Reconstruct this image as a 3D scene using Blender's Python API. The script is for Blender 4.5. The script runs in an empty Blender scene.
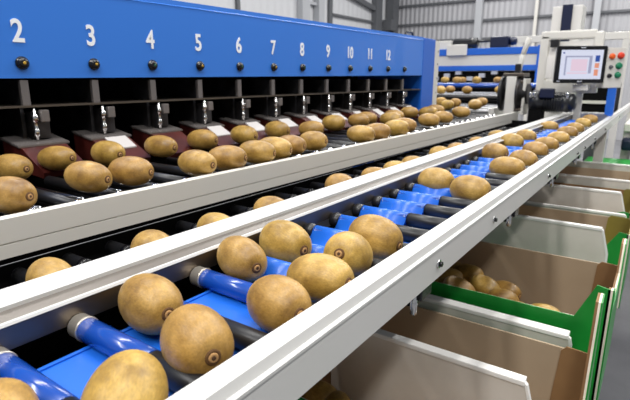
import bpy, bmesh, math, random
from mathutils import Vector, Matrix, Euler
random.seed(11)
PI = math.pi
H = 1.25                      # the camera's height above the floor; coordinates below are measured from the camera's level
C = bpy.context.scene.collection
S = bpy.context.scene

# ---------------------------------------------------------------- materials
def lin(c):
    return tuple(((v/255)/12.92 if v/255 <= .04045 else ((v/255+.055)/1.055)**2.4) for v in c)
def mat(name, rgb, rough=.5, metal=0., bump=None, noise=None, coat=0., emit=0., spec=.5):
    m = bpy.data.materials.new(name); m.use_nodes = True
    nt = m.node_tree; b = nt.nodes['Principled BSDF']
    col = lin(rgb)+(1,)
    b.inputs['Base Color'].default_value = col
    b.inputs['Roughness'].default_value = rough
    b.inputs['Metallic'].default_value = metal
    b.inputs['Coat Weight'].default_value = coat
    b.inputs['Specular IOR Level'].default_value = spec
    if emit:
        b.inputs['Base Color'].default_value = (.01,.01,.01,1)
        b.inputs['Emission Color'].default_value = col; b.inputs['Emission Strength'].default_value = emit
    tc = nt.nodes.new('ShaderNodeTexCoord')
    if noise:                  # (scale, second colour, amount low, amount high)
        n = nt.nodes.new('ShaderNodeTexNoise'); n.inputs['Scale'].default_value = noise[0]; n.inputs['Detail'].default_value = 6
        r = nt.nodes.new('ShaderNodeValToRGB'); r.color_ramp.elements[0].position = noise[2]; r.color_ramp.elements[1].position = noise[3]
        r.color_ramp.elements[0].color = lin(noise[1])+(1,); r.color_ramp.elements[1].color = col
        nt.links.new(tc.outputs['Object'], n.inputs['Vector']); nt.links.new(n.outputs['Fac'], r.inputs['Fac'])
        nt.links.new(r.outputs['Color'], b.inputs['Base Color'])
    if bump:                   # (scale, strength, distance)
        n = nt.nodes.new('ShaderNodeTexNoise'); n.inputs['Scale'].default_value = bump[0]; n.inputs['Detail'].default_value = 4
        u = nt.nodes.new('ShaderNodeBump'); u.inputs['Strength'].default_value = bump[1]; u.inputs['Distance'].default_value = bump[2]
        nt.links.new(tc.outputs['Object'], n.inputs['Vector']); nt.links.new(n.outputs['Fac'], u.inputs['Height'])
        nt.links.new(u.outputs['Normal'], b.inputs['Normal'])
    return m

def kiwi_mat():
    m = bpy.data.materials.new('kiwi_skin'); m.use_nodes = True
    nt = m.node_tree; N = nt.nodes; Lk = nt.links; b = N['Principled BSDF']
    b.inputs['Roughness'].default_value = .40
    b.inputs['Specular IOR Level'].default_value = .5
    b.inputs['Sheen Weight'].default_value = .06; b.inputs['Sheen Tint'].default_value = (1,.8,.5,1)
    tc = N.new('ShaderNodeTexCoord'); oi = N.new('ShaderNodeObjectInfo')
    add = N.new('ShaderNodeVectorMath'); add.operation = 'ADD'
    cr = N.new('ShaderNodeCombineXYZ'); mul = N.new('ShaderNodeMath'); mul.operation = 'MULTIPLY'; mul.inputs[1].default_value = 7.3
    Lk.new(oi.outputs['Random'], mul.inputs[0]); Lk.new(mul.outputs[0], cr.inputs[0]); Lk.new(mul.outputs[0], cr.inputs[1])
    Lk.new(tc.outputs['Object'], add.inputs[0]); Lk.new(cr.outputs[0], add.inputs[1])
    n1 = N.new('ShaderNodeTexNoise'); n1.inputs['Scale'].default_value = 30; n1.inputs['Detail'].default_value = 5; n1.inputs['Roughness'].default_value = .65
    Lk.new(add.outputs[0], n1.inputs['Vector'])
    r1 = N.new('ShaderNodeValToRGB'); e = r1.color_ramp.elements
    e[0].position = .3; e[0].color = lin((118,84,34))+(1,); e[1].position = .72; e[1].color = lin((196,156,86))+(1,)
    x = r1.color_ramp.elements.new(.5); x.color = lin((162,124,58))+(1,)
    Lk.new(n1.outputs['Fac'], r1.inputs['Fac'])
    # fine speckle of short fuzz, stretched along the fruit
    mp = N.new('ShaderNodeMapping'); mp.inputs['Scale'].default_value = (260, 620, 620)
    n2 = N.new('ShaderNodeTexNoise'); n2.inputs['Scale'].default_value = 1.; n2.inputs['Detail'].default_value = 3
    Lk.new(add.outputs[0], mp.inputs[0]); Lk.new(mp.outputs[0], n2.inputs['Vector'])
    mx = N.new('ShaderNodeMix'); mx.data_type = 'RGBA'; mx.blend_type = 'OVERLAY'; mx.inputs[0].default_value = .38
    Lk.new(r1.outputs['Color'], mx.inputs[6]); Lk.new(n2.outputs['Fac'], mx.inputs[7])
    hs = N.new('ShaderNodeHueSaturation'); 
    mr = N.new('ShaderNodeMapRange'); mr.inputs[3].default_value = .86; mr.inputs[4].default_value = 1.12
    mh = N.new('ShaderNodeMapRange'); mh.inputs[3].default_value = .496; mh.inputs[4].default_value = .511
    Lk.new(oi.outputs['Random'], mr.inputs[0]); Lk.new(oi.outputs['Random'], mh.inputs[0])
    Lk.new(mr.outputs[0], hs.inputs['Value']); Lk.new(mh.outputs[0], hs.inputs['Hue']); Lk.new(mx.outputs[2], hs.inputs['Color'])
    Lk.new(hs.outputs[0], b.inputs['Base Color'])
    bp = N.new('ShaderNodeBump'); bp.inputs['Strength'].default_value = .35; bp.inputs['Distance'].default_value = .0006
    Lk.new(n2.outputs['Fac'], bp.inputs['Height'])
    b2 = N.new('ShaderNodeBump'); b2.inputs['Strength'].default_value = .4; b2.inputs['Distance'].default_value = .0016
    Lk.new(n1.outputs['Fac'], b2.inputs['Height']); Lk.new(bp.outputs[0], b2.inputs['Normal']); Lk.new(b2.outputs[0], b.inputs['Normal'])
    return m

def ribbed(name, rgb, axis, scale, rough=.5, dist=.03):
    m = mat(name, rgb, rough); nt = m.node_tree; b = nt.nodes['Principled BSDF']
    tc = nt.nodes.new('ShaderNodeTexCoord'); w = nt.nodes.new('ShaderNodeTexWave'); w.bands_direction = axis; w.inputs['Scale'].default_value = scale
    w.wave_profile = 'SIN'
    u = nt.nodes.new('ShaderNodeBump'); u.inputs['Strength'].default_value = 1.; u.inputs['Distance'].default_value = dist
    nt.links.new(tc.outputs['Object'], w.inputs['Vector']); nt.links.new(w.outputs['Fac'], u.inputs['Height']); nt.links.new(u.outputs[0], b.inputs['Normal'])
    return m

M = dict(
 cream=mat('cream_paint', (214,211,204), .38, bump=(400,.06,.0005)),
 creamrail=mat('rail_paint', (206,205,202), .32, bump=(500,.05,.0004)),
 white=mat('white_plastic', (222,219,214), .35),
 flap=mat('white_board', (228,221,212), .4, noise=(9,(206,198,188),.3,.7)),
 flapedge=mat('white_edge', (236,234,230), .35),
 steel=mat('brushed_steel', (110,101,91), .34, .85, bump=(160,.12,.001)),
 channel=mat('grey_channel', (118,112,106), .35, .35),
 darksteel=mat('dark_steel', (84,84,88), .38, .8, bump=(60,.3,.002), noise=(14,(48,44,42),.35,.65)),
 chrome=mat('chrome', (215,215,215), .12, 1.),
 capmetal=mat('cap_metal', (196,190,180), .35, .7),
 blue=mat('blue_paint', (50,120,216), .35, coat=.2),
 bluedark=mat('blue_frame_paint', (30,98,198), .35),
 roller_blue=mat('blue_roller_sleeve', (18,68,156), .2, coat=.4),
 belt=mat('blue_belt', (28,98,200), .3),
 black=mat('black_rubber', (26,26,28), .35, spec=.5),
 blackgloss=mat('black_plastic', (16,16,20), .2),
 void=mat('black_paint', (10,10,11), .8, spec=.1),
 maroon=mat('maroon_plate', (84,34,28), .35, noise=(20,(60,22,20),.3,.7)),
 plate=mat('grey_pad_plate', (128,122,120), .25, .5),
 pad=mat('white_pad', (196,192,190), .3),
 kiwi=kiwi_mat(),
 stem=mat('kiwi_stem', (74,48,24), .8, bump=(900,.5,.001)),
 stemring=mat('kiwi_stem_ring', (92,62,28), .8),
 stemlight=mat('kiwi_stem_pale', (176,134,84), .8, bump=(900,.5,.001)),
 card=mat('cardboard', (148,114,74), .75, bump=(90,.15,.001), noise=(6,(124,90,56),.3,.7)),
 cardin=mat('cardboard_inner', (180,160,134), .7, bump=(60,.12,.001), noise=(5,(166,146,120),.3,.7)),
 cardedge=mat('cardboard_edge', (228,218,200), .8),
 olive=mat('olive_cardboard', (140,128,50), .7, noise=(7,(122,110,44),.3,.7)),
 green=mat('green_print', (14,140,46), .45, noise=(7,(12,124,40),.3,.7)),
 floor=mat('concrete_floor', (128,128,132), .32, bump=(12,.15,.004), noise=(3,(104,104,108),.3,.7)),
 wall=ribbed('corrugated_cladding', (176,176,180), 'X', 2.6, .5, .016),
 wall2=ribbed('light_cladding', (204,205,208), 'Y', 1.6, .5, .008),
 girt=mat('girt_steel', (96,98,102), .5),
 column=mat('column_steel', (176,178,182), .45),
 coldark=mat('column_dark_steel', (92,94,98), .5),
 motor=mat('navy_motor_paint', (22,30,58), .3),
 motorblk=mat('black_motor_paint', (18,20,26), .28, coat=.3),
 numeral=mat('numeral_white', (244,246,250), .4),
 led=mat('amber_lens', (190,150,50), .2),
 ledgreen=mat('green_lens', (40,90,60), .2),
 screen=mat('lit_screen', (228,232,252), .3, emit=.95),
 ui_line=mat('screen_grey', (180,184,216), .3, emit=.8),
 ui_blue=mat('screen_blue', (40,84,180), .3, emit=.8),
 ui_orange=mat('screen_orange', (244,160,130), .3, emit=.9),
 ui_pink=mat('screen_pink', (240,214,232), .3, emit=.95),
 btnred=mat('red_button', (214,60,34), .35),
 btnorange=mat('orange_button', (230,96,30), .35),
 btngreen=mat('green_button', (24,120,84), .35),
 grey=mat('grey_tray', (150,154,170), .25, .4),
 greyplastic=mat('pale_roller', (190,192,200), .3),
)

# ---------------------------------------------------------------- builders
class MB:
    def __init__(s, o=(0,0,0)): s.bm = bmesh.new(); s.o = Vector(o)
    def v(s, p): return s.bm.verts.new(Vector(p)-s.o)
    def box(s, a, b, bev=0, rot=None):
        x0,y0,z0 = a; x1,y1,z1 = b
        vs = [s.v(p) for p in ((x0,y0,z0),(x1,y0,z0),(x1,y1,z0),(x0,y1,z0),(x0,y0,z1),(x1,y0,z1),(x1,y1,z1),(x0,y1,z1))]
        fs = [s.bm.faces.new([vs[i] for i in f]) for f in ((0,3,2,1),(4,5,6,7),(0,1,5,4),(1,2,6,5),(2,3,7,6),(3,0,4,7))]
        if rot: bmesh.ops.rotate(s.bm, verts=vs, cent=Vector(rot[0])-s.o, matrix=rot[1])
        if bev: bmesh.ops.bevel(s.bm, geom=list({e for f in fs for e in f.edges}), offset=bev, segments=2, affect='EDGES', profile=.6)
        return s
    def loft(s, p0, y0, p1, y1):           # closed XZ profiles at two Y positions
        a = [s.v((x,y0,z)) for x,z in p0]; b = [s.v((x,y1,z)) for x,z in p1]; n = len(a)
        for i in range(n): s.bm.faces.new((a[i], a[(i+1)%n], b[(i+1)%n], b[i]))
        s.bm.faces.new(a[::-1]); s.bm.faces.new(b)
        return s
    def poly(s, pts, d):                    # a plate: outline pts extruded by vector d
        d = Vector(d); a = [s.v(p) for p in pts]; b = [s.v(Vector(p)+d) for p in pts]; n = len(a)
        for i in range(n): s.bm.faces.new((a[i], a[(i+1)%n], b[(i+1)%n], b[i]))
        s.bm.faces.new(a[::-1]); s.bm.faces.new(b)
        return s
    def lathe(s, p, q, prof, seg=20):       # prof = [(t along pq in metres, radius)]
        p = Vector(p); d = (Vector(q)-p).normalized()
        u = d.orthogonal().normalized(); w = d.cross(u)
        rings = []
        for t, r in prof:
            rings.append([s.v(p+d*t+(u*math.cos(2*PI*i/seg)+w*math.sin(2*PI*i/seg))*max(r,1e-5)) for i in range(seg)])
        for a, b in zip(rings, rings[1:]):
            for i in range(seg):
                f = s.bm.faces.new((a[i], a[(i+1)%seg], b[(i+1)%seg], b[i])); f.smooth = True
        s.bm.faces.new(rings[0][::-1]); s.bm.faces.new(rings[-1])
        return s
    def cyl(s, p, q, r, seg=20, bev=.0008):
        L = (Vector(q)-Vector(p)).length
        return s.lathe(p, q, [(0,r-bev),(bev,r),(L-bev,r),(L,r-bev)], seg)
    def tube(s, pts, r, seg=10):
        for a, b in zip(pts, pts[1:]): s.cyl(a, b, r, seg)
        return s
    def build(s, name, m, parent=None, smooth=False):
        bmesh.ops.recalc_face_normals(s.bm, faces=s.bm.faces[:])
        me = bpy.data.meshes.new(name); s.bm.to_mesh(me); s.bm.free()
        me.materials.append(m)
        if smooth:
            for p in me.polygons: p.use_smooth = True
        o = bpy.data.objects.new(name, me); C.objects.link(o)
        if parent: o.parent = parent
        else: o.location = s.o + Vector((0,0,H))
        return o
def tag(o, label=None, cat=None, group=None, kind=None):
    if label: o['label'] = label
    if cat: o['category'] = cat
    if group: o['group'] = group
    if kind: o['kind'] = kind
    return o
def thing(name, loc, label, cat, group=None):
    o = bpy.data.objects.new(name, None); C.objects.link(o); o.location = Vector(loc)+Vector((0,0,H)); o.empty_display_size = .05
    return tag(o, label, cat, group)
def copy_tree(o, parent=None):
    c = o.copy(); C.objects.link(c); c.parent = parent
    for ch in list(o.children): copy_tree(ch, c)
    return c
FL = -H

# ---------------------------------------------------------------- the hall
tag(MB((0,5,FL)).box((-6.2,-3,FL-.1),(5,12.2,FL)).build('floor', M['floor']), kind='structure')
tag(MB((0,12,FL)).box((-6.2,12,FL),(5,12.2,4.6)).build('wall_back', M['wall']), kind='structure')
tag(MB((-6.04,4,FL)).box((-6.24,-3,FL),(-6.04,12,4.6)).build('wall_left', M['wall2']), kind='structure')
n = 0
def trim(a, b, m='girt'):
    global n; n += 1
    tag(MB(a).box(a, b).build('trim_%d' % n, M[m]), kind='structure')
for z in (.88, 1.29, 1.74, 2.3): trim((-6.0,11.93,z),(5,12,z+.045))
trim((-3.83,11.8,FL),(-3.68,11.93,4.5),'column')
trim((-2.56,11.86,FL),(-2.50,11.93,4.5),'cream')
trim((-1.42,11.8,FL),(-1.3,11.93,4.5),'column')
trim((-6.0,11.6,FL),(-5.8,11.9,4.5),'coldark')
trim((-6.03,10.9,FL),(-5.9,11.2,4.5),'coldark')
trim((-6.03,7.95,FL),(-5.9,8.2,4.5),'column')
trim((-6.03,8.5,FL),(-5.9,8.7,4.5),'column')
trim((-6.03,8.2,1.42),(-5.95,8.5,1.47),'column')
trim((-6.03,9.0,FL),(-5.98,9.12,4.5),'coldark')
trim((-6.03,6.25,FL),(-5.98,6.32,4.5),'coldark')
trim((-6.03,4.7,FL),(-5.9,4.9,4.5),'cream')
b = MB((-6.0,9.2,1.7)); b.poly([(-6.0,9.3,1.9),(-6.0,9.3,1.8),(-6.0,11.2,1.52),(-6.0,11.2,1.62)],(.08,0,0)); n += 1
tag(b.build('trim_%d' % n, M['coldark']), kind='structure')
trim((-6.03,9.12,1.3),(-5.97,11.6,1.34),'girt')
trim((-5.95,11.3,1.15),(-5.7,11.6,1.4),'coldark')

# ---------------------------------------------------------------- kiwis
def kiwi_mesh(a, b, seed, seg=32, rings=22):
    rnd = random.Random(seed); bm = bmesh.new()
    e = rnd.uniform(-.06,.06); ph = rnd.uniform(0,6)
    R = []
    for j in range(rings+1):
        th = PI*j/rings
        x = -a*math.cos(th)
        r = b*(math.sin(th)**.78 if 0 < j < rings else 0)*(1+e*math.cos(th))
        # the stem end is drawn in to a shallow dimple
        d = max(0, (x-a*.93)/(a*.07)); x -= .0018*d*d
        ring = []
        if j in (0, rings): ring = [bm.verts.new((x,0,0))]
        else:
            for i in range(seg):
                t = 2*PI*i/seg; k = 1+.025*math.cos(2*t+ph)+.012*math.cos(3*t+2*ph)
                ring.append(bm.verts.new((x, r*k*math.cos(t), r*k*math.sin(t))))
        R.append(ring)
    for A, B in zip(R, R[1:]):
        for i in range(seg):
            if len(A) == 1: bm.faces.new((A[0], B[(i+1)%seg], B[i]))
            elif len(B) == 1: bm.faces.new((A[i], A[(i+1)%seg], B[0]))
            else: bm.faces.new((A[i], A[(i+1)%seg], B[(i+1)%seg], B[i]))
    bmesh.ops.recalc_face_normals(bm, faces=bm.faces[:])
    me = bpy.data.meshes.new('kiwi'); bm.to_mesh(me); bm.free(); me.materials.append(M['kiwi'])
    for p in me.polygons: p.use_smooth = True
    return me
def stem_meshes(a):
    a -= .0006
    b = MB().lathe((a-.0030,0,0),(a+1,0,0),[(0,.0066),(.0022,.0064),(.0032,.0052),(.0030,.0044)],18)
    ring = b.build('stem_ring', M['stemring'])
    c = MB().lathe((a-.002,0,0),(a+1,0,0),[(0,.0042),(.0022,.0040),(.0032,.0032),(.0030,.0024)],14)
    hub = c.build('stem', M['stemlight'])
    d = MB().lathe((a-.002,0,0),(a+1,0,0),[(0,.0024),(.0028,.0023),(.0034,.0012)],10)
    core = d.build('stem_core', M['stem']); core.parent = hub; core.location = (0,0,0)
    return ring, hub
protos = []
for i, (a, bb_) in enumerate(((.0372,.0272),(.0388,.0266),(.0360,.0278),(.0440,.0288),(.0432,.0264))):
    o = bpy.data.objects.new('kiwi', kiwi_mesh(a, bb_, 40+i)); C.objects.link(o)
    r, h = stem_meshes(a); r.parent = o; h.parent = r; r.location = h.location = (0,0,0)
    c = MB().lathe((-a-.0012,0,0),(a,0,0),[(0,.001),(.0004,.0026),(.0016,.0036),(.003,.004)],10).build('blossom_tip', M['stem']); c.parent = o; c.location = (0,0,0)
    protos.append([o, False])
def kiwi(kind, x, y, z, yaw, pitch, roll, s, label, group):
    p = protos[kind]
    o = p[0] if not p[1] else copy_tree(p[0])
    p[1] = True
    for k in ('label','category','group'):
        if k in o: del o[k]
    o.location = (x, y, z+H); o.rotation_euler = Euler((roll, pitch, yaw)); o.scale = (s,s,s)
    return tag(o, label, 'kiwi fruit', group)
ORD = ['nearest','second','third','fourth','fifth','sixth','seventh','eighth','ninth','tenth','eleventh','twelfth','thirteenth','fourteenth','fifteenth','sixteenth','seventeenth']
def say(k): return ORD[k] if k < len(ORD) else 'far'
def run(pts, sel, text, group, kinds, z, ws, yaws=None, sc=1.0):
    pts = sorted(pts, key=lambda p: p[1])
    for k, p in enumerate(pts):
        x, y = p[0], p[1]
        yw = p[2] if len(p) > 2 else random.uniform(-ws, ws)
        pt = p[3] if len(p) > 3 else random.uniform(-.06,.06)
        s = p[4] if len(p) > 4 else random.uniform(.96,1.03)*sc
        kiwi(random.choice(kinds), x, y, z, yw+(yaws or 0), pt, random.uniform(0,6), s,
             text % ('first' if k == 0 else say(k)), group)
g = 'kiwis on the blue roller lane'
run([(-.360,.247,.02,-.06,.97),(-.370,.378,-.1,0,.94),(-.363,.449,0,0),(-.352,.921),(-.362,1.377),(-.385,1.654),(-.38,1.828),(-.384,2.269)], 0,
    'tan kiwi in the left row of the blue roller lane, %s from the camera', g, (0,1,2), -.2, .22, -.22)
run([(-.255,.150,-.65,.12,.97),(-.273,.226,-.22,-.10,.98),(-.262,.313,-.15,-.1,.95),(-.265,.384,.1,-.1,.97),(-.277,.460,-1.2,-.35),(-.281,.533,.1,.1),(-.27,.88,.1),(-.274,1.155),(-.271,1.296),(-.28,1.481),(-.28,1.639),(-.277,1.829),
     (-.282,2.052),(-.281,2.239),(-.286,2.51),(-.288,2.776)], 0,
    'tan kiwi in the right row of the blue roller lane, %s from the camera', g, (0,1,2), -.2, .22, -.15)
run([(-.292,.088,-.5,0,.97)], 0, 'tan kiwi cut off by the bottom edge, %s on the blue roller lane', g, (0,), -.2, .1)
g = 'kiwis in the dark lane between the rails'
run([(-.570,.26),(-.565,.4),(-.559,.518),(-.555,.651),(-.570,.905),(-.548,1.034),(-.55,1.149),(-.545,1.25),(-.560,1.485),(-.542,1.593),(-.54,1.808),(-.55,2.1)], 0,
    'half hidden kiwi in the dark lane between cream rails, %s from the camera', g, (0,1,2), -.235, .2)
g = 'kiwis on the upper conveyor below the numbered panel'
run([(-.738,.296),(-.770,.432),(-.759,.506),(-.728,.632),(-.724,.709),(-.73,.809),(-.735,.875),(-.741,.946),(-.742,1.042),(-.722,1.26),(-.715,1.345),(-.717,1.484),(-.74,1.60),(-.753,1.852),(-.764,2.033),(-.809,2.393)], 0,
    'golden kiwi on the upper conveyor along its cream rail, %s from the camera', g, (4,), -.160, .15, .20)
run([(-.943,.389),(-.987,.493),(-.965,.592),(-.96,.726),(-.975,.869),(-.965,1.015),(-.975,1.176),(-.905,1.262),(-.965,1.483),(-.94,1.62),(-.98,1.757),(-.93,1.9),(-.98,2.163),(-.95,2.42),(-.9,2.2),(-.87,1.75)], 0,
    'golden kiwi on the upper conveyor below the outlets, %s from the camera', g, (3,4), -.156, .15, .15)

# ---------------------------------------------------------------- main lane
lane = thing('roller_conveyor', (-.32,1.2,FL), 'near roller lane with blue and black rollers between two cream rails, carrying kiwis', 'conveyor')
o = (-.32,1.2,FL)
RR = [(-.2225,-.19),(-.2030,-.19),(-.2006,-.1985),(-.1966,-.1992),(-.1966,-.2018),(-.1985,-.2030),(-.1985,-.2405),(-.204,-.2405),(-.204,-.2035),(-.2225,-.2035)]
RF = [(x-.003, z+.0015) for x,z in RR]
rr = MB(o).loft(RR,-.4,RF,5.2).build('right_rail', M['creamrail'], lane)
rr['label'] = 'off white rail nearest the cartons'
LR = [(-.468,-.185),(-.4285,-.185),(-.4285,-.192),(-.45,-.192),(-.45,-.25),(-.468,-.25)]
LF = [(x+.012, z) for x,z in LR]
MB(o).loft(LR,-.4,LF,3.15).build('left_rail', M['creamrail'], lane)
def shf(p, d): return [(x+d, z) for x, z in p]
CH = [(-.450,-.1925),(-.4290,-.1885),(-.4145,-.1930),(-.4145,-.1965),(-.450,-.1965)]
MB(o).loft(CH,-.4,shf(CH,.010),3.15).build('channel_strip', M['channel'], lane)
LP = [(-.4125,-.1917),(-.4090,-.1915),(-.4076,-.1938),(-.4125,-.1965)]
MB(o).loft(LP,-.4,shf(LP,.006),3.15).build('rail_lip', M['creamrail'], lane)
IP = [(-.4145,-.1966),(-.4078,-.1945),(-.4078,-.2145),(-.4145,-.2145)]
MB(o).box((-.4498,-.4,-.256),(-.4470,3.1,-.1975)).build('dark_backing_sheet', M['void'], lane)  # added black sheet over the cream rail, standing in for the darkness behind the rollers
MB(o).loft(IP,-.4,shf(IP,.006),3.15).build('inner_plate', M['steel'], lane)
MB(o).box((-.45,-.4,-.262),(-.228,3.1,-.256)).build('drip_pan', M['void'], lane)
b = MB(o).box((-.381,-.35,-.2335),(-.245,2.86,-.2278))
b.box((-.381,-.35,-.2278),(-.377,2.86,-.2262)); 
b.build('blue_belt', M['belt'], lane)
b = MB(o); prof = []
yy = .377
while yy < 2.85:
    ph = (yy-.1335)/.0697*2*PI
    prof.append((yy, -.2276+.0212*((1+math.cos(ph))/2)**2)); yy += .0697/16
gt_ = [[b.v((x,y,z+d)) for y, z in prof] for x, d in ((-.3875,0),(-.306,0),(-.306,-.0009),(-.3875,-.0009))]
for A, B in zip(gt_, gt_[1:]+gt_[:1]):
    for i in range(len(prof)-1): b.bm.faces.new((A[i],B[i],B[i+1],A[i+1])).smooth = True
b.build('rippled_sleeve', M['belt'], lane)
b = MB(o).box((-.40,2.88,-.235),(-.23,3.14,-.226)); b.box((-.40,3.10,-.226),(-.23,3.14,-.19)); b.build('end_tray', M['grey'], lane)
MB(o).box((-.228,2.96,-.262),(-.2245,3.09,-.205)).build('leg_plate', M['cream'], lane)
MB(o).box((-.455,3.14,-.235),(-.226,3.17,-.184),.002).build('cross_bar', M['creamrail'], lane)
for k in range(-5, 39):
    y = .1335+.0697*k; z = -.2175; xl = -.4065
    if k < 4:
        r_ = MB(o).cyl((-.392,y,z),(-.300,y,z),.0108,24).build('roller', M['roller_blue'], lane)
        b = MB(o).lathe((xl,y,z),(0,y,z),[(0,.0105),(.0008,.0112),(.0125,.0112),(.0135,.0118),(.0145,.0118),(.015,.0108)],24)
        b.build('end_cap', M['capmetal'], r_)
        MB(o).cyl((-.2995,y,z),(-.2052,y,z),.0107,20).build('black_sleeve', M['black'], r_)
    else:
        r_ = MB(o).lathe((-.388,y,z),(0,y,z),[(0,.0105),(.004,.0102),(.03,.0096),(.055,.0096),(.075,.0102),(.082,.0106)],20).build('roller', M['roller_blue'], lane)
        MB(o).lathe((xl,y,z),(0,y,z),[(0,.008),(.002,.0105),(.007,.0122),(.0125,.0122),(.0155,.0105),(.018,.0085)],20).build('end_cap', M['black'], r_)
        MB(o).cyl((-.3055,y,z),(-.2052,y,z),.0112,20,.0015).build('black_sleeve', M['black'], r_)
for y, zz in ((-.02,-.221),(.197,-.221),(.545,-.221),(.785,-.222),(1.24,-.224),(1.70,-.226),(1.87,-.228),(2.16,-.226),(2.55,-.222),(3.3,-.214)):
    xf = -.1985-.003*(y+.4)/5.6
    bo = MB(o).cyl((xf-.0005,y,zz),(xf+.0022,y,zz),.0060,16).build('bolt', M['chrome'], lane)
    MB(o).lathe((xf+.0022,y,zz),(xf+1,y,zz),[(0,.0036),(.003,.0036),(.0034,.003)],6).build('bolt_head', M['blackgloss'], bo)
for y in (.53,.98,1.42,1.84,2.3):
    br = MB(o).box((-.236,y-.016,-.262),(-.2055,y+.016,-.2050),.002); br.box((-.236,y-.010,-.276),(-.216,y+.010,-.260),.002)
    br = br.build('hanging_bracket', M['blackgloss'], lane)
    MB(o).cyl((-.216,y-.014,-.282),(-.216,y-.014,-.256),.0045,14).build('bracket_screw', M['chrome'], br)
for x, y in ((-.272,3.0),(-.445,3.06),(-.445,-.2),(-.25,-.25),(-.245,5.0)):
    MB(o).box((x-.0,y,FL),(x+.045,y+.05,-.262 if y < 4 else -.2395)).build('leg', M['cream'], lane)

# ---------------------------------------------------------------- dark lane between the rails
mid = thing('return_conveyor', (-.56,1.2,FL), 'dark lane of black rollers in the gap between the two long cream rails', 'conveyor')
o = (-.56,1.2,FL)
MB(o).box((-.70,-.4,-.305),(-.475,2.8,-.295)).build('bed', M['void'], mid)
MB(o).box((-.706,-.4,-.305),(-.700,2.8,-.248)).build('dark_gap_blind', M['void'], mid)  # black walls added on both sides to shut out floor and light under the rails
MB(o).box((-.475,-.4,-.305),(-.469,2.8,-.252)).build('dark_gap_blind', M['void'], mid)
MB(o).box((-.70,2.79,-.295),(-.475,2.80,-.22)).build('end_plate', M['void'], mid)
for k in range(-5, 38):
    y = .135+.0697*k
    r_ = MB(o).cyl((-.695,y,-.2625),(-.4735,y,-.2625),.0105,16).build('roller', M['black'], mid)
    MB(o).lathe((-.655,y,-.2625),(0,y,-.2625),[(0,.0105),(.002,.0118),(.010,.0118),(.012,.0105)],14).build('roller_collar', M['blackgloss'], r_)
for x, y in ((-.66,-.3),(-.53,-.3),(-.66,2.6),(-.53,2.6)): MB(o).box((x,y,FL),(x+.04,y+.04,-.305)).build('leg', M['coldark'], mid)

# ---------------------------------------------------------------- upper conveyor
up = thing('upper_conveyor', (-.9,1.3,FL), 'upper conveyor of black rollers with a cream front rail, below the blue numbered panel', 'conveyor')
o = (-.9,1.3,FL)
UR = [(-.695,-.1745),(-.676,-.1745),(-.676,-.2065),(-.679,-.2070),(-.679,-.2083),(-.676,-.2088),(-.676,-.2270),(-.695,-.2270)]
UF = [(x+.016, z-.0075) for x, z in UR]
MB(o).loft(UR,-.4,UF,2.9).build('front_rail', M['cream'], up)
MB(o).box((-.988,-.4,-.245),(-.70,2.9,-.235)).build('bed', M['void'], up)
for k in range(-8, 34):
    y = .325+.0735*k
    if y > 2.85: break
    z = -.1995
    r_ = MB(o).cyl((-.988,y,z),(-.752,y,z),.0105,18).build('roller', M['black'], up)
    MB(o).lathe((-.752,y,z),(0,y,z),[(0,.0100),(.003,.0115),(.010,.0115),(.012,.009),(.020,.004),(.05,.004)],18).build('end_cap', M['chrome'], r_)
    r2 = MB(o).cyl((-.988,y+.0367,z-.012),(-.815,y+.0367,z-.012),.0100,16).build('idler', M['blackgloss'], up)
    MB(o).lathe((-.815,y+.0367,z-.012),(0,y+.0367,z-.012),[(0,.0095),(.002,.0108),(.008,.0108),(.011,.005),(.045,.004)],14).build('end_cap', M['chrome'], r2)
for x, y in ((-.79,-.3),(-.97,-.3),(-.79,2.78),(-.97,2.78)): MB(o).box((x,y,FL),(x+.05,y+.05,-.245)).build('leg', M['coldark'], up)

# ---------------------------------------------------------------- blue cabinet with numbers
XC = -1.1
cab = thing('sorting_machine', (-1.3,1.2,FL), 'long blue sorting machine with white numbers 2 to 12 over its outlets', 'machine')
o = (-1.3,1.2,FL)
def tz(y): return .0078*(y-.5)
y0, y1 = -.45, 2.57
pr = lambda y: [(XC,.0005+tz(y)),(XC,.1825+tz(y)),(XC+.0012,.1840+tz(y)),(XC-.0012,.1862+tz(y)),(XC-.0016,.1985+tz(y)),(XC-.50,.1985+tz(y)),(XC-.50,.19+tz(y)),(XC-.02,.19+tz(y)),(XC-.006,.18+tz(y)),(XC-.006,.003+tz(y)),(XC-.03,.003+tz(y)),(XC-.03,.0005+tz(y))]
fp = MB(o).loft(pr(y0),y0,pr(y1),y1).build('front_panel', M['blue'], cab)
fp['label'] = 'blue sheet panel with white numbers'
b = MB(o).box((XC-.5,y1,-.25),(XC+.002,2.735,.212),.003); b.build('end_post', M['bluedark'], cab)
MB(o).box((XC-.48,2.736,-.22),(XC+.002,2.80,.208),.002).build('end_trim', M['cream'], cab)
for y in (2.752,): 
    b = MB(o)
    for z in (-.08,0,.08,.15): b.cyl((XC+.0015,y+.03,z),(XC+.004,y+.03,z),.005,10)
    b.build('trim_screws', M['girt'], cab)
b = MB(o).tube([(XC-.03,2.40,.212),(XC-.03,2.41,.232),(XC-.03,2.48,.236),(XC-.03,2.50,.212)],.006); b.build('handle', M['black'], cab)
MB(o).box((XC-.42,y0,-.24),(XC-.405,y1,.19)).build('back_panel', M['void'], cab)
MB(o).box((XC-.405,y0,-.0600),(XC-.002,y1,-.0555)).build('shelf', M['steel'], cab)
NUM = {2:.503,3:.662,4:.824,5:.985,6:1.148,7:1.313,8:1.476,9:1.646,10:1.811,11:1.983,12:2.158}
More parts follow.
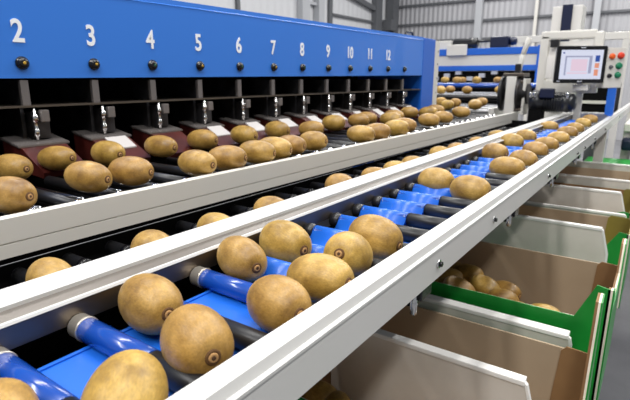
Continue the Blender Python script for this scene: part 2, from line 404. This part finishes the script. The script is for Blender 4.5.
for k in range(-4, 12):
    y = .503+.1645*k if k not in range(0,11) else NUM[k+2]
    if k == 11: y = 2.34
    d = MB(o).box((XC-.40,y-.004,-.0554),(XC-.004,y+.004,-.004)); d.box((XC-.400,y-.004,-.20),(XC-.03,y+.004,-.0601))
    d = d.build('divider', M['darksteel'], cab)
    MB(o).box((XC-.012,y-.008,-.0554),(XC-.002,y+.008,-.0035)).build('divider_flange', M['plate'], d)
    if k >= -3:
        # the lighter bracket and chromed valve under the shelf at each outlet
        q = MB(o).box((XC-.055,y+.008,-.128),(XC-.008,y+.045,-.070),.002).build('outlet_block', M['darksteel'], cab)
        v = MB(o).lathe((XC-.002,y+.012,-.130),(XC-.002,y+.012,0),[(0,.003),(.008,.003),(.010,.006),(.022,.006),(.024,.0042),(.04,.0042),(.042,.007),(.052,.007),(.056,.003),(.066,.003)],14).build('valve', M['chrome'], cab)
        MB(o).box((XC-.006,y+.022,-.092),(XC+.006,y+.040,-.066),.002).build('clip', M['plate'], cab)
    # knob
    z = .031+tz(y)
    kn = MB(o).lathe((XC,y,z),(0,y,z),[(-.002,.012),(.001,.0135),(.004,.0135),(.005,.0115),(.009,.0108),(.012,.0085),(.013,.005)],20).build('knob', M['blackgloss'], cab)
    MB(o).lathe((XC+.0122,y,z),(0,y,z),[(0,.0034),(.0014,.0032),(.002,.0016)],12).build('lens', M['led'] if k in (0,1,3,5) else M['ledgreen'], kn)
def text_part(txt, y, z, size, m, parent):
    cu = bpy.data.curves.new('t', 'FONT'); cu.body = txt; cu.size = size; cu.align_x = 'CENTER'; cu.extrude = .0006; cu.offset = .0013
    t = bpy.data.objects.new('t', cu); C.objects.link(t)
    dg = bpy.context.evaluated_depsgraph_get(); me = bpy.data.meshes.new_from_object(t.evaluated_get(dg)); bpy.data.objects.remove(t)
    me.transform(Matrix.Translation(Vector((XC+.0008,y,z))-Vector(o)) @ Matrix(((0,0,1,0),(.80,0,0,0),(0,1,0,0),(0,0,0,1))))
    me.materials.clear(); me.materials.append(m)
    ob = bpy.data.objects.new('number', me); C.objects.link(ob); ob.parent = parent; return ob
for kk, y in NUM.items():
    nb = text_part(str(kk), y, .0735+tz(y), .063, M['numeral'], cab); nb['label'] = 'white number %d on the blue panel' % kk
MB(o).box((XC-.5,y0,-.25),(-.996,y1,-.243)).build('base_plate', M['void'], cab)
# ramps under every outlet
for k in range(-3, 12):
    y = (.503+.1645*k if k not in range(0,11) else NUM[k+2]) if k < 11 else 2.34
    y += -.035
    # a maroon slide that drops towards the rollers, with a raised grey plate and a white pad on it
    r_ = MB(o).poly([(XC-.06,y,-.128),(XC+.025,y,-.142),(XC+.105,y,-.184),(XC+.10,y,-.196),(XC-.06,y,-.186)],(0,.095,0)).build('outlet_ramp', M['maroon'], cab)
    MB(o).poly([(XC-.062,y-.004,-.127),(XC-.062,y-.004,-.122),(XC+.020,y-.004,-.1365),(XC+.020,y-.004,-.1405)],(0,.108,0)).build('ramp_plate', M['plate'], r_)
    if k % 2 == 1 or k > 3:
        MB(o).poly([(XC+.022,y+.030,-.1395),(XC+.022,y+.030,-.1365),(XC+.065,y+.030,-.1590),(XC+.065,y+.030,-.1620)],(0,.055,0)).build('ramp_pad', M['pad'], r_)
for x, y in ((XC-.45,-.3),(XC-.1,-.3),(XC-.45,2.6),(XC-.1,2.6)): MB(o).box((x,y,FL),(x+.06,y+.06,-.24)).build('leg', M['bluedark'], cab)

# ---------------------------------------------------------------- cartons and white flaps on a rack
rack = thing('carton_rack', (-.25,1.7,FL), 'grey steel rack under the cream rail that carries the open cartons', 'rack')
o = (-.25,1.7,FL)
b = MB(o).box((-.47,.05,-.66),(-.055,2.97,-.64)); b.build('rack_shelf', M['coldark'], rack)
for x in (-.44,-.12):
    for y in (.1,1.4,2.8): MB(o).box((x,y,FL),(x+.04,y+.04,-.66)).build('rack_leg', M['coldark'], rack)

def carton(y0, y1, zt, zb, label, xr=-.055, xl=-.465, mats=('card','cardin'), ear=.07, dip=0, gw=.058):
    o = ((xl+xr)/2,(y0+y1)/2,zb); t = thing('cardboard_carton', o, label, 'carton', 'open cartons under the cream rail')
    w = .006
    MB(o).box((xl,y0,zb),(xr,y1,zb+w)).build('bottom', M['card'], t)
    # front wall: green print outside
    MB(o).poly([(xl,y0,zb+w),(xr,y0,zb+w),(xr,y0,zt+ear-.004),(xr-.022,y0,zt+ear),(xr-.052,y0,zt),(xl,y0,zt)],(0,.003,0)).build('front_wall', M['green'], t)
    MB(o).poly([(xl+.001,y0+.003,zb+w),(xr-.001,y0+.003,zb+w),(xr-.001,y0+.003,zt+ear-.006),(xr-.021,y0+.003,zt+ear-.002),(xr-.051,y0+.003,zt-.001),(xl+.001,y0+.003,zt-.001)],(0,.003,0)).build('front_lining', M['cardedge'], t)
    # back wall with a brown lining that stops short of the corner post
    MB(o).box((xl+w,y1-w,zb+w),(xr-.004,y1-.002,zt)).build('back_wall', M[mats[1]], t)
    MB(o).box((xl,y1-.002,zb+w),(xr-.004,y1,zt-.0015)).build('back_skin', M['green'], t)
    MB(o).poly([(xr-gw,y1-w-.003,zb+w),(xr-gw+.012,y1-w-.003,zt-.004),(xr-gw+.020,y1-w-.003,zt+.006),(xr-.004,y1-w-.003,zt+.004),(xr-.004,y1-w-.003,zb+w)],(0,.003,0)).build('corner_gusset', M[mats[0]], t)
    # right wall: brown inside, green outside, white paper edge, raised ear at the far corner
    out = [(xr,y0,zb+w),(xr,y1,zb+w),(xr,y1,zt+ear),(xr,y1-.03,zt+ear-.005),(xr,y1-.06,zt+.004-dip),(xr,y0+.06,zt+.004-dip),(xr,y0+.03,zt+ear-.01),(xr,y0,zt+ear-.004)]
    MB(o).poly([(xr-.004,)+p[1:] for p in out],(.004,0,0)).build('right_wall', M[mats[0]], t)
    MB(o).poly([(xr,)+p[1:] for p in out],(.0035,0,0)).build('edge_paper', M['cardedge'], t)
    MB(o).poly([(xr+.0035,)+p[1:] for p in out],(.0025,0,0)).build('right_skin', M['green'], t)
    MB(o).box((xl,y0,zb+w),(xl+w,y1,zt)).build('left_wall', M[mats[0]], t)
    return t
carton(.50,.885,-.462,-.64,'nearest brown carton, with the largest white board standing in it', -.041, ear=.115, dip=.07)
carton(.957,1.295,-.432,-.64,'open brown carton holding kiwis, with a bright green front wall', -.030)
carton(1.53,1.90,-.462,-.64,'carton with an olive inside wall, behind the tall slanted white board', -.028, ear=.05, gw=.085, mats=('olive','cardin'))
carton(1.95,2.42,-.462,-.64,'carton far down the row whose brown rim shows before the third tall white board', -.04, ear=.012, mats=('olive','card'))
carton(2.46,2.92,-.462,-.64,'farthest carton of the row, beside the cream conveyor leg', -.04, ear=.012, mats=('card','cardin'))

def flap(y, zt, xl, xr, zb, label, lean=.0, lip=.010, drop=.07, out=.022):
    o = ((xl+xr)/2,y,-.64); t = thing('white_divider_board', (xl/2+xr/2,y,zb), label, 'divider board', 'white boards between the cartons')
    o = (xl/2+xr/2,y,zb)
    MB(o).poly([(xl,y-lean,zb),(xr+out,y-lean,zb),(xr+out*.8,y,zt-drop),(xr,y,zt-.004),(xl,y,zt-.004)],(0,.005,0)).build('board', M['flap'], t)
    b = MB(o).box((xl,y-.002,zt-.009),(xr+.001,y+lip,zt),.002); b.build('top_edge', M['flapedge'], t)
    MB(o).poly([(xr,y-.001,zt-.002),(xr+.005,y-.001,zt-.006),(xr+.005+out*.8,y-.001,zt-drop),(xr+.005+out,y-.001,zb),(xr+out,y-.001,zb),(xr+out*.8,y-.001,zt-drop)],(0,.008,0)).build('side_edge', M['flapedge'], t)
    return t
flap(.700,-.438,-.456,-.112,-.6335,'nearest and largest white board, cut off by the bottom edge', lip=.016)
flap(.905,-.448,-.46,-.082,-.6395,'low white board pressed against the green front of the kiwi carton', lip=.022, drop=.02, out=.004)
flap(1.445,-.385,-.46,-.088,-.6395,'tall white board with a slanted right end just behind the kiwi carton', lip=.014)
flap(1.918,-.452,-.46,-.055,-.6395,'long low white board behind the olive carton', lip=.012, drop=.02, out=.004)
flap(2.015,-.395,-.456,-.082,-.6335,'third tall white board with a slanted right end, in front of the farther low boards', lip=.012)
flap(2.44,-.425,-.46,-.06,-.6395,'low white board fifth from the camera, right of the black clamp under the rail', lip=.012, drop=.02, out=.004)
flap(2.95,-.433,-.46,-.04,-.6395,'farthest white board, at the foot of the cream conveyor leg', lip=.012, drop=.02, out=.004)

g = 'kiwis in the green fronted carton'
box_k = [(-.375,1.108,-.484),(-.345,1.165,-.484),(-.290,1.120,-.488),(-.352,1.045,-.482),(-.312,.992,-.452),(-.240,1.09,-.497),(-.200,1.045,-.497),(-.152,1.075,-.503),(-.395,1.045,-.487),(-.118,1.02,-.508),(-.385,1.20,-.50),(-.25,1.16,-.505)]
names = ['on top of the heap, leftmost but one','at the back top of the heap by the rail','in the middle of the heap','close behind the green wall on the left','poking above the green wall','right of the one poking above the green wall','low behind the green wall at its middle','deep at the middle right','half under the cream rail','low at the right end of the green wall','at the back left under the rail','deep at the back of the heap']
for (x,y,z), nm in zip(box_k, names):
    kiwi(random.choice((0,1,2)), x, y, z, random.uniform(-.5,.5), random.uniform(-.3,.3), random.uniform(0,6), 1.0, 'kiwi in the green fronted carton, '+nm, g)
for i, x in enumerate((-.385,-.32,-.25,-.185,-.12)):
    for j, y in enumerate((1.0,1.06,1.12,1.18)):
        if j < 3 or i < 2:
            kiwi(random.choice((0,1,2)), x, y, -.5415 if i < 3 else -.5455-.02*(i-2), random.uniform(-.2,.2), 0, random.uniform(0,6), .97,
             'shaded kiwi deep in the green fronted carton, below the fruit on top', g)
    
for i, x in enumerate((-.385,-.32,-.25,-.185,-.12)):
    for j, y in enumerate((1.0,1.06,1.12,1.18)):
        if j < 3 or i < 2:
            kiwi(2, x, y, -.602, random.uniform(-.2,.2), 0, random.uniform(0,6), .97, 'shaded kiwi deep in the green fronted carton, below the fruit on top', g)
g = 'kiwis at the bottom edge under the rail'
kiwi(0,-.415,.60,-.533,.1,0,1,1.,'dim kiwi at the bottom edge beneath the cream rail, left of the other', g)
kiwi(1,-.366,.585,-.533,-.9,.1,2,1.,'dim kiwi at the bottom edge beneath the cream rail, right of the other', g)
for i in range(6): kiwi(2,-.415+.08*(i%2),.64-.058*(i//2),-.603,.1,0,i,1.,'shaded kiwi lying on the bottom of the nearest carton', g)

# ---------------------------------------------------------------- far machinery
far = thing('crossing_conveyor', (-1.6,4.0,FL), 'far wide conveyor of mixed black, blue and pale rollers beyond the blue sorting machine', 'conveyor')
o = (-1.6,4.0,FL)
decks = ((2.95,3.62,-.205),(3.66,4.28,-.135),(4.32,4.96,-.060))
cols3 = (('black','black','greyplastic','black'),('black','greyplastic','black','black'),('roller_blue','belt','greyplastic','black','roller_blue'))
for q, (ya, yb, zd) in enumerate(decks):
    MB(o).box((-3.0,ya,zd-.03),(-.835,yb,zd-.02)).build('bed', M['void'], far)
    MB(o).box((-.835,ya,zd-.03),(-.805,yb+.04,zd+.035)).build('side_rail', M['cream'], far)
    MB(o).box((-2.95,yb,zd-.02),(-.835,yb+.03,zd+.022)).build('divider_bar', M['coldark' if q == 0 else 'greyplastic'], far)
    k = 0; y = ya+.03
    while y < yb-.01:
        MB(o).cyl((-2.9,y,zd),(-.836,y,zd),.018,12).build('roller', M[cols3[q][k%len(cols3[q])]], far); y += .062; k += 1
for x in (-2.8,-.83):
    for y in (3.0,4.9): MB(o).box((x,y,FL),(x+.05,y+.05,-.235 if y < 4 else -.09)).build('leg', M['cream'], far)
g = 'kiwis on the far crossing conveyor'
spots = [(-1.10,2.99),(-.95,3.06),(-1.28,3.05),(-1.42,3.0),(-1.0,3.22),(-1.15,3.27),(-1.6,3.3),(-1.72,3.5),(-1.45,3.5),(-1.3,3.4),(-1.35,3.2),(-1.05,3.52),(-.98,3.85),(-1.3,3.95),(-1.45,3.78),(-1.6,3.92),(-1.5,4.12),(-1.62,4.2),(-1.1,4.15),(-1.8,4.45),(-1.4,4.5),(-1.2,4.6),(-1.75,4.65),(-1.05,4.4),(-1.58,4.5),(-1.3,4.8),(-1.65,4.85)]
cols = {}
for k, (x, y) in enumerate(spots):
    side = 'nearer the wheel guard' if x > -1.35 else 'nearer the blue end post'
    cols[side] = cols.get(side, -1)+1
    kiwi(random.choice((0,1,2)), x, y, (-.159 if y < 3.62 else -.089 if y < 4.28 else -.014), random.uniform(-.5,.5), 0, random.uniform(0,6), 1.1, 'far kiwi on the crossing conveyor, %s from the front %s' % (say(cols[side]) if cols[side] else 'first', side), g)

bm_ = thing('blue_cross_beam', (-1.5,5.1,FL), 'blue and cream beam across the hall behind the far conveyor', 'machine')
o = (-1.5,5.1,FL)
MB(o).box((-2.9,5.02,.225),(-.97,5.2,.290),.004).build('upper_band', M['bluedark'], bm_)
MB(o).box((-2.9,5.03,.125),(-.97,5.2,.225),.002).build('cream_band', M['cream'], bm_)
MB(o).box((-2.9,5.02,.075),(-.97,5.2,.125),.004).build('lower_band', M['bluedark'], bm_)
MB(o).box((-1.02,5.0,FL),(-.93,5.22,.300),.004).build('post', M['bluedark'], bm_)
MB(o).box((-2.9,5.0,FL),(-2.8,5.22,.300),.004).build('post', M['bluedark'], bm_)
MB(o).box((-2.79,5.06,-.25),(-1.025,5.16,.072)).build('dark_cover', M['void'], bm_)
b = MB(o)
for k in range(14): b.box((-2.75+.12*k,5.03,-.02+.03*(k%3)),(-2.69+.12*k,5.058,.02+.03*(k%3)))
b.build('pale_fittings', M['greyplastic'], bm_)
mt = thing('drive_motor', (-1.7,5.1,.29), 'black motor with a shaft lying on the blue cross beam', 'motor'); o = (-1.7,5.1,.29)
MB(o).lathe((-1.85,5.1,.345),(-1,5.1,.345),[(0,.04),(.01,.048),(.18,.048),(.19,.055),(.24,.055),(.25,.03)],18).build('motor_body', M['motorblk'], mt)
MB(o).cyl((-1.60,5.1,.36),(-1.475,5.1,.36),.012,12).build('shaft', M['black'], mt)
MB(o).box((-1.84,5.06,.29),(-1.64,5.14,.31)).build('foot', M['black'], mt)
mt = thing('gear_motor', (-1.38,5.1,.29), 'navy blue gear box standing on the blue cross beam', 'motor'); o = (-1.38,5.1,.29)
MB(o).box((-1.47,5.04,.29),(-1.30,5.18,.395),.012).build('housing', M['motor'], mt)
MB(o).lathe((-1.30,5.1,.35),(-1,5.1,.35),[(0,.035),(.03,.04),(.06,.035),(.07,.02)],16).build('end_bell', M['motor'], mt)
tag(MB((-1.9,5.1,.29)).box((-2.02,5.05,.29),(-1.86,5.15,.375),.005).build('white_switch_box', M['cream']), 'small white box on the blue cross beam, left of the black motor', 'box')
tag(MB((-1.75,5.03,.29)).box((-1.88,4.985,.225),(-1.68,5.019,.330),.004).build('cover_plate', M['cream']), 'cream cover plate on the front of the blue cross beam below the black motor', 'plate')
# long pale pipe rail behind
pb = thing('pale_truss', (-1.0,5.6,FL), 'pale steel truss rail running behind the navy gear box to the screen frame', 'rail'); o = (-1.0,5.6,FL)
MB(o).box((-1.45,5.6,.36),(-.3,5.66,.43),.005).build('rail', M['cream'], pb)
for x in (-1.35,-.4): MB(o).box((x,5.6,FL),(x+.06,5.66,.36)).build('post', M['cream'], pb)

# steel guard with wheel at the end of the upper conveyor
gd = thing('wheel_guard', (-.76,2.98,FL), 'pale steel guard post with a dark wheel at the end of the upper conveyor', 'machine'); o = (-.76,2.98,FL)
MB(o).box((-.745,2.93,-.62),(-.690,3.06,.015),.006).build('guard_plate', M['cream'], gd)
MB(o).box((-.765,2.93,.010),(-.655,3.08,.030),.004).build('top_flange', M['steel'], gd)
MB(o).lathe((-.785,3.0,-.085),(-.6,3.0,-.085),[(0,.085),(.004,.10),(.016,.10),(.020,.085),(.022,.03),(.04,.03)],28).build('wheel', M['black'], gd)
MB(o).lathe((-.789,3.0,-.085),(-.6,3.0,-.085),[(0,.02),(.003,.03),(.006,.03)],16).build('wheel_hub', M['chrome'], gd)
MB(o).lathe((-.689,2.99,-.085),(0,2.99,-.085),[(0,.085),(.004,.098),(.018,.098),(.022,.080),(.030,.078),(.034,.06),(.06,.055)],28).build('gear_housing', M['darksteel'], gd)
MB(o).box((-.655,2.935,-.20),(-.640,3.05,-.0),.003).build('outer_plate', M['cream'], gd)
b = MB(o)
for z in (-.02,-.06,-.12,-.17): b.box((-.69,2.935,z-.008),(-.655,3.0,z+.008),.002)
b.build('guard_ribs', M['steel'], gd)
MB(o).tube([(-.70,3.0,.03),(-.685,3.0,.13),(-.66,3.0,.22)],.014,12).build('support_arm', M['cream'], gd)
MB(o).box((-.715,2.97,.02),(-.685,3.02,.08),.004).build('black_clamp', M['black'], gd)
MB(o).box((-.765,2.93,FL),(-.66,3.06,-.6205)).build('base_column', M['cream'], gd)

mo = thing('black_gearmotor', (-.52,2.96,-.6), 'shiny black motor lying below the touch screen, left of the blue lane', 'motor'); o = (-.52,2.96,-.6)
b = MB(o).lathe((-.600,2.9,-.125),(0,2.9,-.125),[(0,.05),(.01,.062),(.05,.062),(.06,.050),(.07,.050)]+[(.075+.012*k+d, r) for k in range(8) for d, r in ((0,.046),(.002,.053),(.006,.053),(.008,.046))]+[(.18,.05),(.21,.048),(.225,.03)],24)
b.build('motor_body', M['motorblk'], mo)
MB(o).box((-.545,2.83,-.10),(-.475,2.87,-.05),.006).build('terminal_box', M['motor'], mo)
MB(o).box((-.595,2.85,-.60),(-.53,2.95,-.16)).build('motor_bracket', M['void'], mo)
MB(o).box((-.60,2.82,FL),(-.50,2.98,-.60)).build('motor_column', M['coldark'], mo)
b = MB(o)
for x in (-.59,-.57,-.41): b.cyl((x,2.835,-.10),(x,2.835,-.07),.007,8)
b.build('chrome_fittings', M['chrome'], mo)

# frame and screen
gf = thing('screen_frame', (-.46,3.0,FL), 'cream tube frame arching over the touch screen', 'frame'); o = (-.46,3.0,FL)
MB(o).box((-.605,3.02,FL),(-.560,3.07,.225),.004).build('upright', M['cream'], gf)
b = MB(o).box((-.605,3.02,.205),(-.335,3.07,.250),.008); b.build('top_tube', M['cream'], gf)
b = MB(o)
b.box((-.345,3.02,.10),(-.300,3.07,.240),.010); b.build('right_upright', M['cream'], gf)
MB(o).box((-.56,3.03,.06),(-.32,3.06,.195),.003).build('back_plate', M['white'], gf)
MB(o).box((-.548,2.99,.165),(-.505,3.02,.205),.004).build('black_connector', M['black'], gf)
MB(o).box((-.56,3.0,-.075),(-.30,3.06,-.01),.004).build('lower_bar', M['cream'], gf)
MB(o).box((-.398,3.01,-.2255),(-.365,3.05,-.075),.003).build('lower_post', M['cream'], gf)
MB(o).box((-.558,3.0,.0),(-.520,3.04,.12),.003).build('side_box', M['white'], gf)


# touch screen turned to face the aisle; local axes: u = width, n = towards the viewer
ang = math.radians(33); u = Vector((math.cos(ang), math.sin(ang), 0)); nn = Vector((math.sin(ang), -math.cos(ang), 0)); zz = Vector((0,0,1))
sc0 = Vector((-.405,2.84,.068))+u*.042
ms = thing('touch_screen', sc0-zz*.105, 'black framed touch screen showing a pale menu, held in the cream frame', 'monitor')
def sbox(u0,u1,z0,z1,n0,n1,name,m,parent,bev=0):
    mb = MB(sc0-zz*.105)
    P = lambda a,b,c: sc0+u*a+zz*b+nn*c
    if name not in ('bezel','rear_housing'): u0 *= .84; u1 *= .84; z0 *= .9; z1 *= .9
    mb.poly([P(u0,z0,n0),P(u1,z0,n0),P(u1,z1,n0),P(u0,z1,n0)], nn*(n1-n0))
    if bev: bmesh.ops.bevel(mb.bm, geom=mb.bm.edges[:], offset=bev, segments=2, affect='EDGES')
    return mb.build(name, M[m], parent)
W2, H2 = .124, .091
bz = sbox(-W2,W2,-H2,H2,-.018,0,'bezel','blackgloss',ms,.003)
sbox(-W2+.012,W2-.012,-H2+.008,H2-.010,-.055,-.018,'rear_housing','cream',ms,.002)
scr = sbox(-.124,.124,-.079,.080,-.001,.0012,'display','screen',ms)
sbox(-.098,-.088,-.058,.058-.01,.0012,.0018,'menu_column','ui_line',scr)
sbox(-.088,.055,.040,.048,.0012,.0018,'menu_bar','ui_line',scr)
sbox(-.080,.040,-.050,-.042,.0012,.0018,'menu_bar','ui_pink',scr)
sbox(.045,.062,-.048,.048,.0012,.0018,'menu_column','ui_line',scr)
sbox(-.060,.035,-.036,.030,.0012,.0016,'menu_panel','ui_pink',scr)
sbox(.080,.106,.016,.050,.0012,.0018,'menu_button','ui_blue',scr)
sbox(.080,.106,-.018,.008,.0012,.0018,'menu_button','ui_orange',scr)
sbox(.080,.104,-.060,-.026,.0012,.0018,'menu_button','ui_orange',scr)
sbox(-.114,-.104,.060,.068,.0012,.0018,'menu_icon','ui_blue',scr)
sbox(-.012,.016,.089,.094,0,.0008,'maker_badge','greyplastic',ms)
sbox(-.135,-.115,-.092,-.088,0,.0008,'port_label','greyplastic',ms)
sbox(-.012,.016,-.094,-.089,0,.0008,'port_label','greyplastic',ms)
MB(sc0-zz*.105).box((-.40,2.90,-.06),(-.33,2.999,-.03)).build('mounting_arm', M['cream'], ms)
MB(sc0-zz*.105).box((-.385,2.895,-.06),(-.355,2.92,.06)).build('mounting_arm', M['cream'], ms)

cb0 = sc0+u*.172-zz*.015
cbx = thing('control_box', cb0-zz*.1, 'cream push button box with red, orange and green buttons right of the touch screen', 'control box')
def cbox(a0,a1,z0,z1,n0,n1,name,m,parent,bev=0):
    mb = MB(cb0-zz*.1); P = lambda a,b,c: cb0+u*a+zz*b+nn*c
    mb.poly([P(a0,z0,n0),P(a1,z0,n0),P(a1,z1,n0),P(a0,z1,n0)], nn*(n1-n0))
    if bev: bmesh.ops.bevel(mb.bm, geom=mb.bm.edges[:], offset=bev, segments=2, affect='EDGES')
    return mb.build(name, M[m], parent)
cbox(-.046,.046,-.100,.098,-.08,-.005,'box_body','cream',cbx,.003)
for a, z, m, r in ((-.026,.058,'btnorange',.016),(.026,.062,'btnred',.018),(-.026,.004,'coldark',.010),(.022,.010,'btngreen',.018),(-.028,-.042,'blackgloss',.012),(.022,-.038,'btngreen',.017)):
    P = cb0+u*a*.82+zz*z*.95+nn*(-.006); r *= .85
    mb = MB(cb0-zz*.1).lathe(P, P+nn, [(0,r*1.1),(.004,r*1.1),(.005,r*.85),(.014,r*.85),(.017,r*.6)],16); mb.build('push_button', M[m], cbx)
po = cb0-zz*.1
bp = thing('blue_post', (po.x,po.y,-.188), 'short blue square post standing on the near cream rail below the push button box', 'post')
MB((po.x,po.y,-.188)).box((po.x-.020,po.y+.006,-.1825),(po.x+.018,po.y+.044,po.z-.0005)).build('post', M['bluedark'], bp)
MB((po.x,po.y,-.188)).box((po.x-.006,po.y-.01,-.1883),(po.x+.014,po.y+.06,-.1825)).build('base_plate', M['bluedark'], bp)

tw = thing('machine_tower', (-.54,3.5,FL), 'pale tower with a black vertical stripe rising behind the cream screen frame', 'machine'); o = (-.54,3.5,FL)
MB(o).box((-.635,3.42,FL),(-.470,3.58,.425),.004).build('tower_body', M['white'], tw)
MB(o).box((-.578,3.405,-.2),(-.522,3.42,.430),.002).build('black_stripe', M['motor'], tw)

# clutter at the far right, beyond the last cartons
bk = thing('far_side_machine', (.1,4.1,FL), 'white framed machine with a navy cover at the right edge, beyond the last carton', 'machine'); o = (.1,4.1,FL)
MB(o).box((-.19,3.75,-.335),(.45,4.3,-.285),.006).build('white_shelf', M['cream'], bk)
MB(o).box((-.19,3.71,-.455),(.45,4.1,-.375),.02).build('navy_cover', M['motor'], bk)
for x in (-.19,.40):
    for y in (3.78,4.22): MB(o).box((x,y,FL),(x+.04,y+.04,-.335)).build('leg', M['cream'], bk)
gt = thing('green_crate', (-.1,3.35,FL), 'flat green crate top at the right edge behind the farthest white board', 'crate'); o = (-.1,3.35,-.6)
gt.location = Vector(o)+Vector((0,0,H))
MB(o).box((-.36,3.12,-.60),(.30,3.65,-.50),.006).build('crate_body', M['green'], gt)
for x, y in ((-.34,3.14),(.26,3.14),(-.34,3.60),(.26,3.60)): MB(o).box((x,y,-.639),(x+.03,y+.03,-.60)).build('foot', M['green'], gt)
t2 = thing('crate_table', (0,3.5,FL), 'dark stand under the flat green crate', 'table'); o = (0,3.5,FL)
MB(o).box((-.40,3.11,-.66),(.35,3.7,-.6395)).build('table_top', M['coldark'], t2)
for x in (-.38,.3):
    for y in (3.13,3.62): MB(o).box((x,y,FL),(x+.03,y+.03,-.66)).build('leg', M['coldark'], t2)
dk = thing('dark_belt_drive', (-.35,3.9,FL), 'dark machine body between the touch screen and the blue post', 'machine'); o = (-.35,3.9,FL)
MB(o).box((-.46,3.7,-.24),(-.26,4.1,-.02),.01).build('body', M['void'], dk)
MB(o).box((-.46,3.69,-.16),(-.26,3.70,-.14)).build('pale_bar', M['cream'], dk)
MB(o).box((-.40,3.75,FL),(-.34,4.0,-.24)).build('pedestal', M['coldark'], dk)

# ---------------------------------------------------------------- light
def area(loc, size, sy, power, rot=(0,0,0), col=(1,1,1)):
    l = bpy.data.lights.new('lamp', 'AREA'); l.shape = 'RECTANGLE'; l.size = size; l.size_y = sy; l.energy = power; l.color = col
    ob = bpy.data.objects.new('hall_and_fill_lamp', l); C.objects.link(ob); ob.location = (loc[0],loc[1],loc[2]+H); ob.rotation_euler = rot
for x, y in ((-3.2,1.5),(-.6,1.0),(1.6,1.5),(-3.2,5.5),(-.6,5.0),(1.6,5.5),(-3.2,9.5),(-.6,9.5),(1.6,9.5)):
    area((x,y,3.2),     .35, 2.4, 78 if y < 3 else 112, col=(1,.985,.96))
for x in (-3.2,-.6,1.6): area((x,-1.9,3.2), .35, 2.4, 100, col=(1,.985,.96))  # extra overhead row behind the camera, added as fill for the front faces
w = bpy.data.worlds.new('world'); S.world = w; w.use_nodes = True
bg = w.node_tree.nodes['Background']; bg.inputs[0].default_value = (.93,.96,1,1); bg.inputs[1].default_value = .36

# ---------------------------------------------------------------- camera
f = 485.; dv = 121.5; du = 353.
pitch = math.atan(dv/f); yaw = math.atan(du/math.hypot(f,dv))
cd = bpy.data.cameras.new('camera'); cam = bpy.data.objects.new('camera', cd); C.objects.link(cam)
cam.location = (0,0,H); cam.rotation_euler = (PI/2-pitch, 0, yaw)
cd.sensor_width = 36; cd.sensor_fit = 'HORIZONTAL'; cd.lens = f*36/630; cd.clip_start = .02; cd.clip_end = 60
cd.dof.use_dof = True; cd.dof.focus_distance = .60; cd.dof.aperture_fstop = 14
S.camera = cam
S.view_settings.view_transform = 'Standard'; S.view_settings.look = 'None'; S.view_settings.gamma = 1; S.view_settings.use_curve_mapping = False
S.view_settings.exposure = -.16
